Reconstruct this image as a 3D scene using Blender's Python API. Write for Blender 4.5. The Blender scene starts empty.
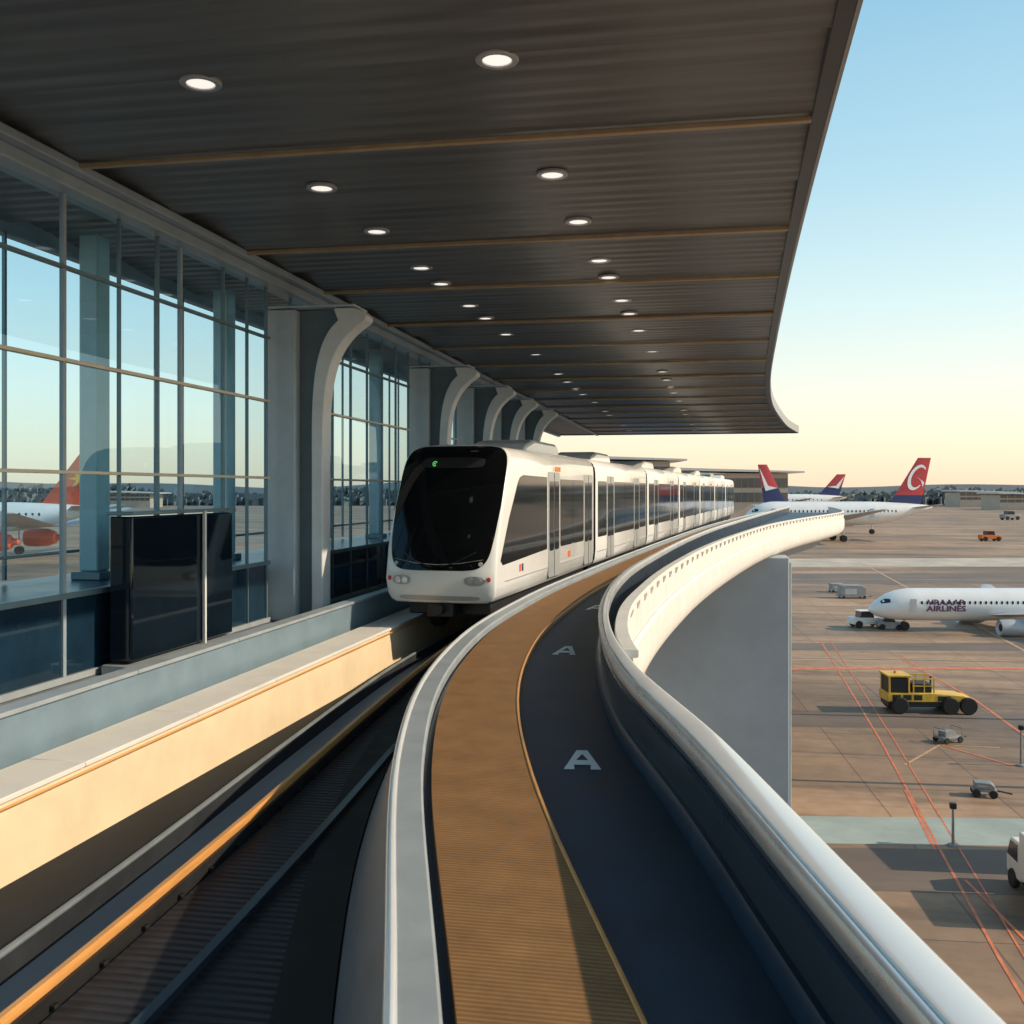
import bpy, bmesh, math, random
from mathutils import Vector, Matrix
random.seed(7)
C = bpy.context.scene.collection
TH = math.radians(10.67); CT, ST = math.cos(TH), math.sin(TH)
HG = 19.0
def W(px, d):
    r = (px-512)/1024*d
    return (r*CT-d*ST, r*ST+d*CT)
def G(px, py):
    return W(px, HG*1024/(py-490))
def spl(pts):
    xs = [p[0] for p in pts]; ys = [p[1] for p in pts]; n = len(pts)
    m = []
    for i in range(n):
        if i == 0: m.append((ys[1]-ys[0])/(xs[1]-xs[0]))
        elif i == n-1: m.append((ys[-1]-ys[-2])/(xs[-1]-xs[-2]))
        else:
            h0 = xs[i]-xs[i-1]; h1 = xs[i+1]-xs[i]
            m.append(((ys[i]-ys[i-1])/h0*h1+(ys[i+1]-ys[i])/h1*h0)/(h0+h1))
    def f(x):
        if x <= xs[0]: return ys[0]+m[0]*(x-xs[0])
        if x >= xs[-1]: return ys[-1]+m[-1]*(x-xs[-1])
        i = 0
        while x > xs[i+1]: i += 1
        h = xs[i+1]-xs[i]; t = (x-xs[i])/h
        return ((2*t**3-3*t*t+1)*ys[i]+(t**3-2*t*t+t)*h*m[i]+(-2*t**3+3*t*t)*ys[i+1]+(t**3-t*t)*h*m[i+1])
    return f
WL = spl([(-3,1.2),(0,.3),(4.5,-1.1),(8.8,-2.38),(11.35,-2.95),(16,-3.52),(22,-3.55),(30,-3.05),(45,-1.8),(62,-.2),(80,1.9),(101,4.8),(120,8)])
PP = spl([(-3,2.4),(0,1.7),(3.6,.78),(4.9,.48),(7.3,-.06),(10.4,-.84),(14.2,-1.42),(18.4,-1.72),(22.2,-1.75),(30,-1.35),(46,.0),(62,1.9),(79,4.1),(101,7),(120,9.6)])
OP = spl([(-3,2.70),(0,2.0),(3.6,1.08),(4.9,.78),(7.3,.24),(10.4,-.56),(12.6,-.95),(15.2,-1.15),(20,-1.07),(28.8,-.43),(43.9,1.45),(56,3.45),(68,6.1),(80,9.2),(87,10.9),(94,12.0),(104,12.8),(120,13.4)])
TR = spl([(-3,-3.95),(0,-4.0),(5.5,-4.15),(8.9,-4.35),(14,-4.75),(21,-5.15),(26,-5.1),(33,-4.6),(55,-2.7),(80,-.5),(107,1.9),(120,3.1)])
TC = spl([(21.3,-5.60),(33,-4.70),(55,-2.75),(80,-.5),(107,1.9),(120,3.1)])
ED = spl([(-6,1.25),(11,1.45),(33,2.15),(46,2.75),(58,3.6),(70,4.9),(80,6.2),(88,7.6)])
def rng(a, b, s):
    n = max(1, int(round((b-a)/s))); return [a+(b-a)*i/n for i in range(n+1)]
# ---------- materials
def mat(name, col, rough=.6, metal=0, var=.12, nscale=2.0, bump=0, bscale=40, spec=.5, stretch=None, coat=0):
    m = bpy.data.materials.new(name); m.use_nodes = True
    nt = m.node_tree; N = nt.nodes; L = nt.links
    b = N['Principled BSDF']
    b.inputs['Roughness'].default_value = rough; b.inputs['Metallic'].default_value = metal
    b.inputs['Specular IOR Level'].default_value = spec
    b.inputs['Coat Weight'].default_value = coat
    tc = N.new('ShaderNodeTexCoord'); src = tc.outputs['Object']
    if stretch:
        mp = N.new('ShaderNodeMapping'); mp.inputs['Scale'].default_value = stretch
        L.new(src, mp.inputs['Vector']); src = mp.outputs['Vector']
    n = N.new('ShaderNodeTexNoise'); n.inputs['Scale'].default_value = nscale; n.inputs['Detail'].default_value = 5
    n.inputs['Roughness'].default_value = .65
    L.new(src, n.inputs['Vector'])
    r = N.new('ShaderNodeValToRGB')
    c0 = [max(0, c*(1-var)) for c in col]; c1 = [min(1, c*(1+var)) for c in col]
    r.color_ramp.elements[0].position = .3; r.color_ramp.elements[1].position = .7
    r.color_ramp.elements[0].color = (*c0, 1); r.color_ramp.elements[1].color = (*c1, 1)
    L.new(n.outputs['Fac'], r.inputs['Fac']); L.new(r.outputs['Color'], b.inputs['Base Color'])
    mr = N.new('ShaderNodeMapRange'); mr.inputs['To Min'].default_value = max(.02, rough*.8); mr.inputs['To Max'].default_value = min(1, rough*1.25)
    L.new(n.outputs['Fac'], mr.inputs['Value']); L.new(mr.outputs['Result'], b.inputs['Roughness'])
    if bump:
        n2 = N.new('ShaderNodeTexNoise'); n2.inputs['Scale'].default_value = bscale; n2.inputs['Detail'].default_value = 3
        L.new(tc.outputs['Object'], n2.inputs['Vector'])
        bp = N.new('ShaderNodeBump'); bp.inputs['Strength'].default_value = bump; bp.inputs['Distance'].default_value = .01
        L.new(n2.outputs['Fac'], bp.inputs['Height']); L.new(bp.outputs['Normal'], b.inputs['Normal'])
    return m
def add_wave(m, axis, scale, strength, dist=.02, darken=0.0):
    nt = m.node_tree; N = nt.nodes; L = nt.links; b = N['Principled BSDF']
    tc = N.new('ShaderNodeTexCoord')
    w = N.new('ShaderNodeTexWave'); w.bands_direction = axis; w.inputs['Scale'].default_value = scale; w.inputs['Distortion'].default_value = 0
    L.new(tc.outputs['Object'], w.inputs['Vector'])
    bp = N.new('ShaderNodeBump'); bp.inputs['Strength'].default_value = strength; bp.inputs['Distance'].default_value = dist
    L.new(w.outputs['Fac'], bp.inputs['Height']); L.new(bp.outputs['Normal'], b.inputs['Normal'])
    if darken:
        old = b.inputs['Base Color'].links[0].from_socket
        mx = N.new('ShaderNodeMix'); mx.data_type = 'RGBA'; mx.blend_type = 'MULTIPLY'
        mp = N.new('ShaderNodeMapRange'); mp.inputs['To Min'].default_value = darken; mp.inputs['To Max'].default_value = 0
        L.new(w.outputs['Fac'], mp.inputs['Value']); L.new(mp.outputs['Result'], mx.inputs['Factor'])
        L.new(old, mx.inputs[6]); mx.inputs[7].default_value = (.2,.2,.2,1)
        L.new(mx.outputs[2], b.inputs['Base Color'])
    return m
def glassmat(name, tint, base, top, gl=(.75,.9,1), grough=.0):
    m = bpy.data.materials.new(name); m.use_nodes = True
    nt = m.node_tree; N = nt.nodes; L = nt.links; N.clear()
    o = N.new('ShaderNodeOutputMaterial'); mx = N.new('ShaderNodeMixShader')
    t = N.new('ShaderNodeBsdfTransparent'); t.inputs['Color'].default_value = (*tint, 1)
    g = N.new('ShaderNodeBsdfGlossy'); g.inputs['Color'].default_value = (*gl, 1); g.inputs['Roughness'].default_value = grough
    lw = N.new('ShaderNodeLayerWeight'); lw.inputs['Blend'].default_value = .5
    pw = N.new('ShaderNodeMath'); pw.operation = 'POWER'; pw.inputs[1].default_value = 5
    mr = N.new('ShaderNodeMapRange'); mr.inputs['To Min'].default_value = base; mr.inputs['To Max'].default_value = top
    L.new(lw.outputs['Facing'], pw.inputs[0]); L.new(pw.outputs[0], mr.inputs['Value']); L.new(mr.outputs[0], mx.inputs[0])
    L.new(t.outputs[0], mx.inputs[1]); L.new(g.outputs[0], mx.inputs[2]); L.new(mx.outputs[0], o.inputs[0])
    return m
def emis(name, col, s):
    m = bpy.data.materials.new(name); m.use_nodes = True; b = m.node_tree.nodes['Principled BSDF']
    b.inputs['Base Color'].default_value = (*col, 1); b.inputs['Emission Color'].default_value = (*col, 1); b.inputs['Emission Strength'].default_value = s
    return m
M = {}
M['ceil'] = mat('ceiling metal', (.150,.158,.168), .36, .25, .28, 1.5, stretch=(.15,3,1))
M['beamgold'] = mat('bronze trim', (.46,.34,.21), .45, .3, .15, 2)
M['edge'] = mat('dark edge trim', (.07,.072,.08), .4, .4, .15)
M['edgelip'] = mat('pale edge lip', (.36,.36,.36), .35, .5, .1)
M['steelblue'] = mat('blue grey steel', (.32,.39,.44), .45, .2, .12, 1.5)
M['frame'] = mat('dark teal frame', (.17,.25,.29), .4, .4, .12)
M['framelit'] = mat('sunlit tone transom', (.78,.69,.52), .45, .1, .1)  # cream puts the sunlight on two transoms into their colour
M['spandrel'] = mat('navy spandrel glass', (.010,.03,.055), .06, 0, .3, .8, coat=.3)
M['kioskg'] = mat('smoked kiosk glass', (.006,.012,.02), .05, 0, .3, .8)
M['glass'] = glassmat('gallery glass', (.70,.89,.98), .10, .85, gl=(.72,.90,1))
M['glassb'] = glassmat('rear glass', (.93,.98,1.0), .02, .2)
M['colmn'] = mat('painted column', (.46,.55,.61), .5, 0, .10, 1.2, bump=.08)
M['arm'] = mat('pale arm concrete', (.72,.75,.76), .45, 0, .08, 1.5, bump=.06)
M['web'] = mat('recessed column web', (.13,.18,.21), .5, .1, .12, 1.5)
M['teal'] = mat('pale teal column', (.44,.66,.71), .4, 0, .08)
M['floorin'] = mat('gallery floor', (.04,.06,.08), .3, 0, .2)
M['white'] = mat('white concrete', (.76,.73,.68), .5, 0, .07, 1.2, bump=.06, bscale=25)
M['rim'] = mat('glossy pale rim', (.68,.70,.72), .22, .1, .05, 1.0, coat=.4)
M['cream'] = mat('cream concrete', (.82,.66,.44), .6, 0, .08, 1.3, bump=.08, bscale=20)
M['cope'] = mat('blue grey coping', (.20,.28,.34), .4, .1, .12, 1.5)
M['grey'] = mat('grey concrete', (.17,.20,.22), .6, 0, .2, 1.5, bump=.15)
M['shoulder'] = mat('dark grey shoulder', (.028,.032,.038), .8, 0, .3, 1.5, spec=.15)
M['pier'] = mat('pier concrete', (.36,.40,.44), .7, 0, .10, .35, bump=.1, bscale=8)
M['black'] = mat('black channel', (.008,.008,.009), .6, 0, .3)
M['bed'] = add_wave(mat('dark track plates', (.04,.042,.05), .5, .2, .3, 3), 'Y', 3.2, .7, .03, .4)
M['goldrail'] = mat('worn gold rail', (.84,.40,.12), .35, .25, .15, 5, stretch=(4,.4,4))
M['silver'] = mat('brushed steel', (.62,.65,.68), .28, .7, .08, 3, stretch=(4,.3,4))
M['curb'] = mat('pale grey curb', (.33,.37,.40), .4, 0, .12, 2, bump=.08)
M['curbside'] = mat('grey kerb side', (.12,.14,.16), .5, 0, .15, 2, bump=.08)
M['walk'] = add_wave(mat('gold grip walkway', (.38,.20,.08), .55, .1, .18, 2.5), 'Y', 7.5, .8, .014, .45)
M['lane'] = mat('blue slate asphalt', (.026,.050,.084), .5, 0, .25, 2, bump=.25, bscale=80)
M['inner'] = mat('dark barrier face', (.04,.056,.08), .28, .2, .12, 1.0)
M['kick'] = mat('navy kick plate', (.015,.04,.08), .25, .2, .2, 1.5)
M['paint'] = mat('white road paint', (.97,.97,.96), .6, 0, .01, 12)
M['trainw'] = mat('train white paint', (.80,.80,.79), .2, 0, .03, .8, coat=.4)
M['tglass'] = mat('train black glass', (.004,.005,.006), .05, 0, .2, spec=.4)
M['swin'] = mat('train side glass', (.012,.014,.015), .06, 0, .2, spec=.5)
M['doorg'] = mat('grey door', (.40,.41,.41), .35, .2, .08)
M['dark'] = mat('dark underframe', (.02,.02,.022), .55, .2, .3)
M['rubber'] = mat('rubber', (.02,.02,.02), .85, 0, .3)
M['red'] = mat('red paint', (.70,.10,.04), .35, 0, .1)
M['redlamp'] = emis('red lamp', (.45,.03,.02), .12)
M['amber'] = mat('amber lamp', (.7,.25,.03), .2)
M['lamp'] = mat('clear headlamp', (.75,.76,.78), .12, .5, .05)
M['green'] = emis('green display', (.15,.9,.2), .6)
M['orangel'] = mat('orange lettering', (.75,.28,.06), .5)
M['down'] = emis('downlight lens', (1,.94,.86), .85)
M['ring'] = mat('downlight trim', (.45,.46,.48), .35, .4)
M['plane'] = mat('airliner white', (.78,.78,.77), .3, 0, .05, .3, coat=.3)
M['planeg'] = mat('airliner grey', (.45,.46,.48), .4, .2, .1, .3)
M['navy'] = mat('navy paint', (.03,.045,.14), .35)
M['maroon'] = mat('crimson paint', (.60,.06,.07), .35)
M['pwin'] = mat('aircraft window', (.02,.025,.035), .15)
M['txt'] = mat('plum lettering', (.09,.02,.09), .5)
M['yellowv'] = mat('yellow machine paint', (.72,.44,.05), .45, 0, .2, 1.5)
M['vgrey'] = mat('grey machine paint', (.25,.26,.27), .5, .1, .2, 1.5)
M['vwhite'] = mat('white vehicle paint', (.75,.74,.72), .35, 0, .06)
M['vorange'] = mat('orange vehicle paint', (.7,.18,.04), .4)
M['orange'] = mat('orange line paint', (.64,.19,.08), .6, 0, .35, 1)
M['yline'] = mat('faded yellow line', (.54,.34,.18), .6, 0, .3, .7)
M['pale'] = mat('pale worn band', (.50,.42,.33), .7, 0, .25, .15)
M['tealband'] = mat('pale green pavement', (.34,.40,.37), .7, 0, .18, .3)
M['shadeband'] = mat('painted shadow bands', (.17,.13,.105), .75, 0, .25, .12, stretch=(1,2,1))  # dark tone paints long cast shadows onto the apron
M['bwall'] = mat('terminal wall', (.46,.38,.31), .6, 0, .1, .1)
M['broof'] = mat('terminal roof', (.60,.59,.57), .5, 0, .08, .1)
M['bglass'] = mat('terminal glazing', (.12,.12,.12), .15, .2, .2, .1)
M['tree'] = mat('haze tinted trees', (.16,.19,.20), .9, 0, .3, .02)  # bluish tint stands in for distance haze on the trees
M['hill'] = mat('haze tinted hills', (.27,.32,.36), .95, 0, .1, .002)  # distance haze is put into this blue grey colour
def apronmat():
    m = bpy.data.materials.new('apron concrete'); m.use_nodes = True
    nt = m.node_tree; N = nt.nodes; L = nt.links; b = N['Principled BSDF']; b.inputs['Roughness'].default_value = .7
    tc = N.new('ShaderNodeTexCoord'); mp = N.new('ShaderNodeMapping'); mp.inputs['Rotation'].default_value = (0,0,math.radians(-4))
    L.new(tc.outputs['Object'], mp.inputs['Vector'])
    br = N.new('ShaderNodeTexBrick'); br.offset = 0
    br.inputs['Scale'].default_value = 1; br.inputs['Brick Width'].default_value = 7.5; br.inputs['Row Height'].default_value = 7.5
    br.inputs['Mortar Size'].default_value = .06; br.inputs['Mortar Smooth'].default_value = .3
    br.inputs['Color1'].default_value = (.43,.29,.185,1); br.inputs['Color2'].default_value = (.36,.24,.155,1); br.inputs['Mortar'].default_value = (.21,.145,.105,1)
    L.new(mp.outputs[0], br.inputs['Vector'])
    last = br.outputs['Color']
    def layer(scale, stretch, p0, p1, c0, c1, rot=0, detail=6):
        nonlocal last
        n = N.new('ShaderNodeTexNoise'); n.inputs['Scale'].default_value = scale; n.inputs['Detail'].default_value = detail; n.inputs['Roughness'].default_value = .6
        q = N.new('ShaderNodeMapping'); q.inputs['Scale'].default_value = stretch; q.inputs['Rotation'].default_value = (0,0,rot); L.new(tc.outputs['Object'], q.inputs['Vector']); L.new(q.outputs[0], n.inputs['Vector'])
        r = N.new('ShaderNodeValToRGB'); r.color_ramp.elements[0].position = p0; r.color_ramp.elements[1].position = p1
        r.color_ramp.elements[0].color = (*c0,1); r.color_ramp.elements[1].color = (*c1,1); L.new(n.outputs['Fac'], r.inputs['Fac'])
        mx = N.new('ShaderNodeMix'); mx.data_type = 'RGBA'; mx.blend_type = 'MULTIPLY'; mx.inputs['Factor'].default_value = 1
        L.new(last, mx.inputs[6]); L.new(r.outputs['Color'], mx.inputs[7]); last = mx.outputs[2]
    layer(.035, (.5,1.6,1), .36, .62, (.52,.54,.58), (1.12,1.06,1))
    layer(.8, (1,1,1), .3, .7, (.82,.82,.82), (1.08,1.08,1.08))
    layer(.6, (.04,1.2,1), .38, .5, (.72,.72,.74), (1,1,1), .15, 3)
    layer(.12, (1,1,1), .3, .42, (.65,.65,.66), (1,1,1), 0, 4)
    L.new(last, b.inputs['Base Color'])
    return m
M['apron'] = apronmat()
# ---------- mesh builder
class MB:
    def __init__(s): s.v = []; s.f = []
    def add(s, vs, fs):
        k = len(s.v); s.v += [tuple(p) for p in vs]; s.f += [tuple(i+k for i in q) for q in fs]; return s
    def box(s, x0, x1, y0, y1, z0, z1):
        return s.add([(x0,y0,z0),(x1,y0,z0),(x1,y1,z0),(x0,y1,z0),(x0,y0,z1),(x1,y0,z1),(x1,y1,z1),(x0,y1,z1)],
                     [(0,3,2,1),(4,5,6,7),(0,1,5,4),(1,2,6,5),(2,3,7,6),(3,0,4,7)])
    def prism(s, poly, axis, a, b):
        n = len(poly)
        def P(p, t):
            return {'x':(t,p[0],p[1]), 'y':(p[0],t,p[1]), 'z':(p[0],p[1],t)}[axis]
        vs = [P(p,a) for p in poly]+[P(p,b) for p in poly]
        return s.add(vs, [tuple(range(n)), tuple(range(2*n-1,n-1,-1))]+[(i,(i+1)%n,(i+1)%n+n,i+n) for i in range(n)])
    def loft(s, rings, closed=True, caps=True):
        n = len(rings[0]); vs = [p for r in rings for p in r]; fs = []
        for i in range(len(rings)-1):
            for j in range(n if closed else n-1):
                k = (j+1)%n; fs.append((i*n+j, i*n+k, (i+1)*n+k, (i+1)*n+j))
        if caps and closed: fs += [tuple(range(n)), tuple(range(len(rings)*n-1, (len(rings)-1)*n-1, -1))]
        return s.add(vs, fs)
    def sweep(s, f, prof, ys):
        return s.loft([[(f(y)+o, y, z) for o, z in prof] for y in ys])
    def tube(s, pts, r, n=8):
        rings = []
        for i, p in enumerate(pts):
            a = Vector(pts[max(0,i-1)]); b = Vector(pts[min(len(pts)-1,i+1)]); d = (b-a).normalized()
            u = d.cross(Vector((0,0,1)) if abs(d.z) < .9 else Vector((1,0,0))).normalized(); w = d.cross(u)
            rr = r[i] if isinstance(r, (list,tuple)) else r
            rings.append([Vector(p)+u*math.cos(2*math.pi*k/n)*rr+w*math.sin(2*math.pi*k/n)*rr for k in range(n)])
        return s.loft(rings)
    def lathe(s, prof, axis='z', c=(0,0,0), n=20):
        rings = []
        for r, t in prof:
            ring = []
            for k in range(n):
                a = 2*math.pi*k/n; u, w = r*math.cos(a), r*math.sin(a)
                p = {'z':(u,w,t),'x':(t,u,w),'y':(w,t,u)}[axis]; ring.append((p[0]+c[0],p[1]+c[1],p[2]+c[2]))
            rings.append(ring)
        return s.loft(rings)
    def build(s, name, m, parent=None, bevel=0, ang=35):
        me = bpy.data.meshes.new(name); me.from_pydata(s.v, [], s.f)
        bm = bmesh.new(); bm.from_mesh(me); bmesh.ops.recalc_face_normals(bm, faces=bm.faces)
        for f in bm.faces: f.smooth = True
        for e in bm.edges:
            if len(e.link_faces) == 2: e.smooth = e.calc_face_angle(0) < math.radians(ang)
        bm.to_mesh(me); bm.free()
        me.materials.append(m)
        o = bpy.data.objects.new(name, me); C.objects.link(o)
        if parent: o.parent = parent
        if bevel:
            b = o.modifiers.new('bevel','BEVEL'); b.width = bevel; b.segments = 2; b.limit_method = 'ANGLE'; b.angle_limit = math.radians(40)
        return o
def tag(o, label, cat, group=None, kind=None):
    o['label'] = label
    if cat: o['category'] = cat
    if group: o['group'] = group
    if kind: o['kind'] = kind
    return o
def thing(name, label, cat, loc=(0,0,0), rz=0, group=None):
    o = bpy.data.objects.new(name, None); C.objects.link(o); o.location = loc; o.rotation_euler = (0,0,rz)
    o.empty_display_size = .2
    return tag(o, label, cat, group)
def dup(root, loc, rz=None, label=None):
    r = root.copy(); C.objects.link(r); r.location = loc
    if rz is not None: r.rotation_euler = (0,0,rz)
    if label: r['label'] = label
    for ch in list(root.children):
        c = ch.copy(); C.objects.link(c); c.parent = r
        for g in list(ch.children):
            d = g.copy(); C.objects.link(d); d.parent = c
    return r
def struct(mb, name, m, label, bevel=0):
    o = mb.build(name, m, None, bevel); o['kind'] = 'structure'; o['label'] = label; return o
def textmesh(txt, size, name, m, parent, loc, rot, extr=.004, bold=0, sx=1):
    cu = bpy.data.curves.new('t','FONT'); cu.body = txt; cu.size = size; cu.extrude = extr; cu.align_x = 'CENTER'; cu.align_y = 'CENTER'; cu.resolution_u = 2; cu.offset = bold
    to = bpy.data.objects.new('t', cu); C.objects.link(to)
    dg = bpy.context.evaluated_depsgraph_get(); me = bpy.data.meshes.new_from_object(to.evaluated_get(dg))
    bpy.data.objects.remove(to); me.materials.clear(); me.materials.append(m)
    o = bpy.data.objects.new(name, me); C.objects.link(o); o.parent = parent; o.location = loc; o.rotation_euler = rot; o.scale = (sx,1,1)
    return o
ORD = ['first','second','third','fourth','fifth','sixth','seventh','eighth','ninth','tenth']
def nth(i): return ORD[i] if i < 10 else f'{i+1}th'
# ================= GROUND
g = MB(); S = 9000
g.add([(-S,-2000,-HG),(S,-2000,-HG),(S,S,-HG),(-S,S,-HG)], [(0,1,2,3)])
struct(g, 'apron_ground', M['apron'], 'brown sunlit concrete airport apron')
def stripe(pts, w, m, name, label, dz):
    mb = MB()
    rings = []
    for i, p in enumerate(pts):
        a = Vector((*pts[max(0,i-1)],0)); b = Vector((*pts[min(len(pts)-1,i+1)],0)); d = (b-a).normalized(); n = Vector((-d.y,d.x,0))*w/2
        q = Vector((*p,-HG+dz)); rings.append([q-n, q+n])
    mb.loft(rings, closed=False, caps=False); return struct(mb, name, m, label)
def quad(pxs, m, name, label, dz):
    mb = MB(); mb.add([(*G(*p),-HG+dz) for p in pxs], [tuple(range(len(pxs)))]); return struct(mb, name, m, label)
quad([(700,559),(1300,557),(1400,566),(700,567)], M['pale'], 'pavement_band', 'pale taxiway edge band across the apron beyond the airliner', .008)
quad([(640,574),(1400,572),(1500,584),(640,583)], M['shadeband'], 'shadow_strip', 'long shadow painted as a dark strip behind the airliner', .008)  # these dark strips stand in for long shadows across the apron
quad([(700,643),(1500,643),(1500,652),(700,650)], M['shadeband'], 'shadow_strip', 'long shadow painted as a dark strip in front of the airliner', .008)
quad([(700,712),(1500,716),(1500,734),(700,726)], M['shadeband'], 'shadow_strip', 'long shadow painted as a dark strip in front of the yellow loader', .008)
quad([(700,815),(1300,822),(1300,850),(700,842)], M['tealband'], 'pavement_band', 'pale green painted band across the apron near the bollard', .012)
quad([(700,846),(1300,854),(1300,905),(700,885)], M['shadeband'], 'shadow_strip', 'long shadow painted as a dark strip nearest the parapet below the green band', .008)
stripe([G(700,670),G(860,668),G(1100,669),G(1400,672)], 1.2, M['orange'], 'apron_line', 'orange line running across the apron behind the yellow loader', .016)
stripe([G(700,662),G(900,658),G(1100,660)], .35, M['yline'], 'apron_line', 'thin yellow line beyond the orange apron line', .016)
stripe([G(700,580),G(860,579),G(1100,581)], .5, M['yline'], 'apron_line', 'thin yellow line on the strip behind the airliner', .016)
stripe([G(820,640),G(880,740),G(940,850),G(1000,960),G(1060,1060)], .15, M['orange'], 'apron_line', 'left red guide line running down the apron', .02)
stripe([G(830,640),G(894,740),G(960,850),G(1026,960),G(1090,1060)], .10, M['orange'], 'apron_line', 'right red guide line of the pair running down the apron', .02)
stripe([G(900,655),G(925,672),G(975,700),G(1100,790)], .25, M['orange'], 'apron_line', 'orange lead line bending right beside the yellow loader', .02)
stripe([G(860,562),G(930,600),G(1060,670)], .4, M['yline'], 'apron_line', 'yellow stand line under the airliner nose', .024)
stripe([G(905,765),G(940,745),G(1000,748)], .22, M['yline'], 'apron_line', 'short yellow line beside the grey ground cart', .02)
stripe([G(940,745),G(1010,765),G(1100,770)], .22, M['orange'], 'apron_line', 'short orange line right of the grey ground cart', .024)
stripe([G(905,790),G(925,830),G(935,850)], .18, M['orange'], 'apron_line', 'short orange stroke left of the bollard', .02)
stripe([G(965,880),G(1030,945),G(1080,990)], .16, M['orange'], 'apron_line', 'thin orange line at the lower right of the apron', .024)
stripe([G(700,531),G(900,529),G(1300,528)], 2.5, M['yline'], 'apron_line', 'distant yellow taxiway line beyond the far airliner', .02)
# ================= GUIDEWAY
YS = rng(-2.5, 112, .5)
YN = rng(-2.5, 116, .5)
gd = thing('guideway_girder', 'curved white elevated guideway bridge with rounded underside beside the terminal', 'bridge')
mb = MB(); mb.sweep(OP, [(-.10,-2.52),(.02,-2.52),(.07,-2.58),(.08,-3.0),(.05,-3.25),(-.03,-3.45),(-.2,-3.62),(-.5,-3.74),(-1.2,-3.8),(-1.2,-2.6)], YN)
mb.build('edge_beam', M['white'], gd)
mb = MB(); mb.loft([[(-8.2,y,-3.82),(OP(y)-1.15,y,-3.82),(OP(y)-2.2,y,-4.7),(-7.5+max(0,(y-60)*.1),y,-4.7)] for y in YN])
mb.build('box_girder', M['pier'], gd)
opw = thing('outer_parapet', 'solid white outer parapet wall sweeping right along the guideway edge', 'wall')
YO = rng(-2.5, 116, .4); YP = rng(11.6, 116, .4)
mb = MB(); mb.sweep(OP, [(-.07,-2.51),(-.07,-1.9),(.0,-1.9),(.0,-2.51)], YP); mb.build('wall_panel', M['white'], opw)
mb = MB(); mb.sweep(OP, [(-.12,-1.895),(-.12,-1.81),(-.11,-1.80),(.05,-1.80),(.06,-1.81),(.06,-1.88),(.04,-1.895)], YP); mb.build('coping', M['white'], opw)
first = None; y = 14
while y < 100:
    if first is None:
        b = MB(); b.prism([(.001,-1.90),(.05,-1.90),(.05,-1.95),(.02,-2.04),(.001,-2.05)], 'y', -.12, .12)
        first = b.build('bracket', M['white'], opw); o = first
    else:
        o = first.copy(); C.objects.link(o); o.parent = opw
    o.location = (OP(y), y, 0); y += 1.3
mb = MB(); mb.loft([[(PP(y)+.06,y,-2.46),(PP(y)+.06,y,-2.66),(OP(y)-.071,y,-2.66),(OP(y)-.071,y,-2.46)] for y in rng(11,116,.5)])
struct(mb, 'service_channel', M['lane'], 'dark service channel between the curved barrier and the outer parapet')
ib = thing('curved_barrier', 'curved dark barrier with silver rail and pale rounded rim along the blue lane', 'barrier')
mb = MB(); mb.sweep(PP, [(0,-2.6),(0,-1.9),(.055,-1.9),(.055,-2.6)], YO); mb.build('barrier_panel', M['inner'], ib)
mb = MB(); mb.sweep(PP, [(-.08,-2.445),(-.08,-2.38),(-.04,-2.30),(-.002,-2.30),(-.002,-2.445)], YO); mb.build('kick_plate', M['kick'], ib)
mb = MB(); mb.sweep(PP, [(-.001,-2.02),(-.018,-2.01),(-.018,-1.975),(-.001,-1.965)], YO); mb.build('trim_strip', M['kick'], ib)
mb = MB(); mb.sweep(PP, [(-.03,-1.90),(-.035,-1.82),(-.022,-1.795),(.0,-1.787),(.018,-1.79),(.018,-1.90)], YO); mb.build('handrail', M['silver'], ib)
def cw_(y):
    t = min(1,max(0,(y-7)/7)); t = t*t*(3-2*t); return .235*(1-t)+.115*t
mb = MB(); mb.loft([[(PP(y)+o, y, z) for o, z in ((.022,-1.93),(.022,-1.795),(.032,-1.780),(.05,-1.776),(cw_(y)-.03,-1.776),(cw_(y)-.008,-1.785),(cw_(y),-1.80),(cw_(y),-1.93))] for y in YO]); mb.build('cap', M['rim'], ib, 0, 30)
mb = MB(); mb.sweep(PP, [(.17,-1.932),(.17,-2.5),(.21,-2.5),(.21,-1.932)], rng(-2.5,9.5,.4)); mb.build('outer_skirt', M['rim'], ib)
mb = MB(); mb.loft([[(WL(y)+.906,y,-2.7),(WL(y)+.906,y,-2.45),(PP(y)-.001,y,-2.45),(PP(y)-.001,y,-2.7)] for y in YS])
lane = struct(mb, 'access_lane', M['lane'], 'narrow blue slate lane marked with white letters')
a0 = None
for i, yy in enumerate([9.25, 15.5, 21.3, 27.6, 34.5]):
    xx = (WL(yy)+.93+PP(yy))/2-.03
    dx = (PP(yy+.5)-PP(yy-.5))
    if a0 is None:
        b = MB(); w_, h_ = .165, .33
        b.add([(-w_,-h_,0),(-w_+.095,-h_,0),(-.075,-.18,0),(-.055,-.02,0),(0,.19,0),(-.05,h_,0)], [(0,1,2,3,4,5)])
        b.add([(w_,-h_,0),(.05,h_,0),(0,.19,0),(.055,-.02,0),(.075,-.18,0),(w_-.095,-h_,0)], [(0,1,2,3,4,5)])
        b.add([(-.05,h_,0),(0,.19,0),(.05,h_,0)], [(0,1,2)])
        b.add([(-.075,-.18,0),(.075,-.18,0),(.055,-.02,0),(-.055,-.02,0)], [(0,1,2,3)])
        a0 = b.build('painted_letter', M['paint'], lane); o = a0
    else: o = a0.copy(); C.objects.link(o); o.parent = lane; o.scale = (1.1,1.3,1)
    o.location = (xx,yy,-2.445); o.rotation_euler = (0,0,-math.atan(dx)*.5)
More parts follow.
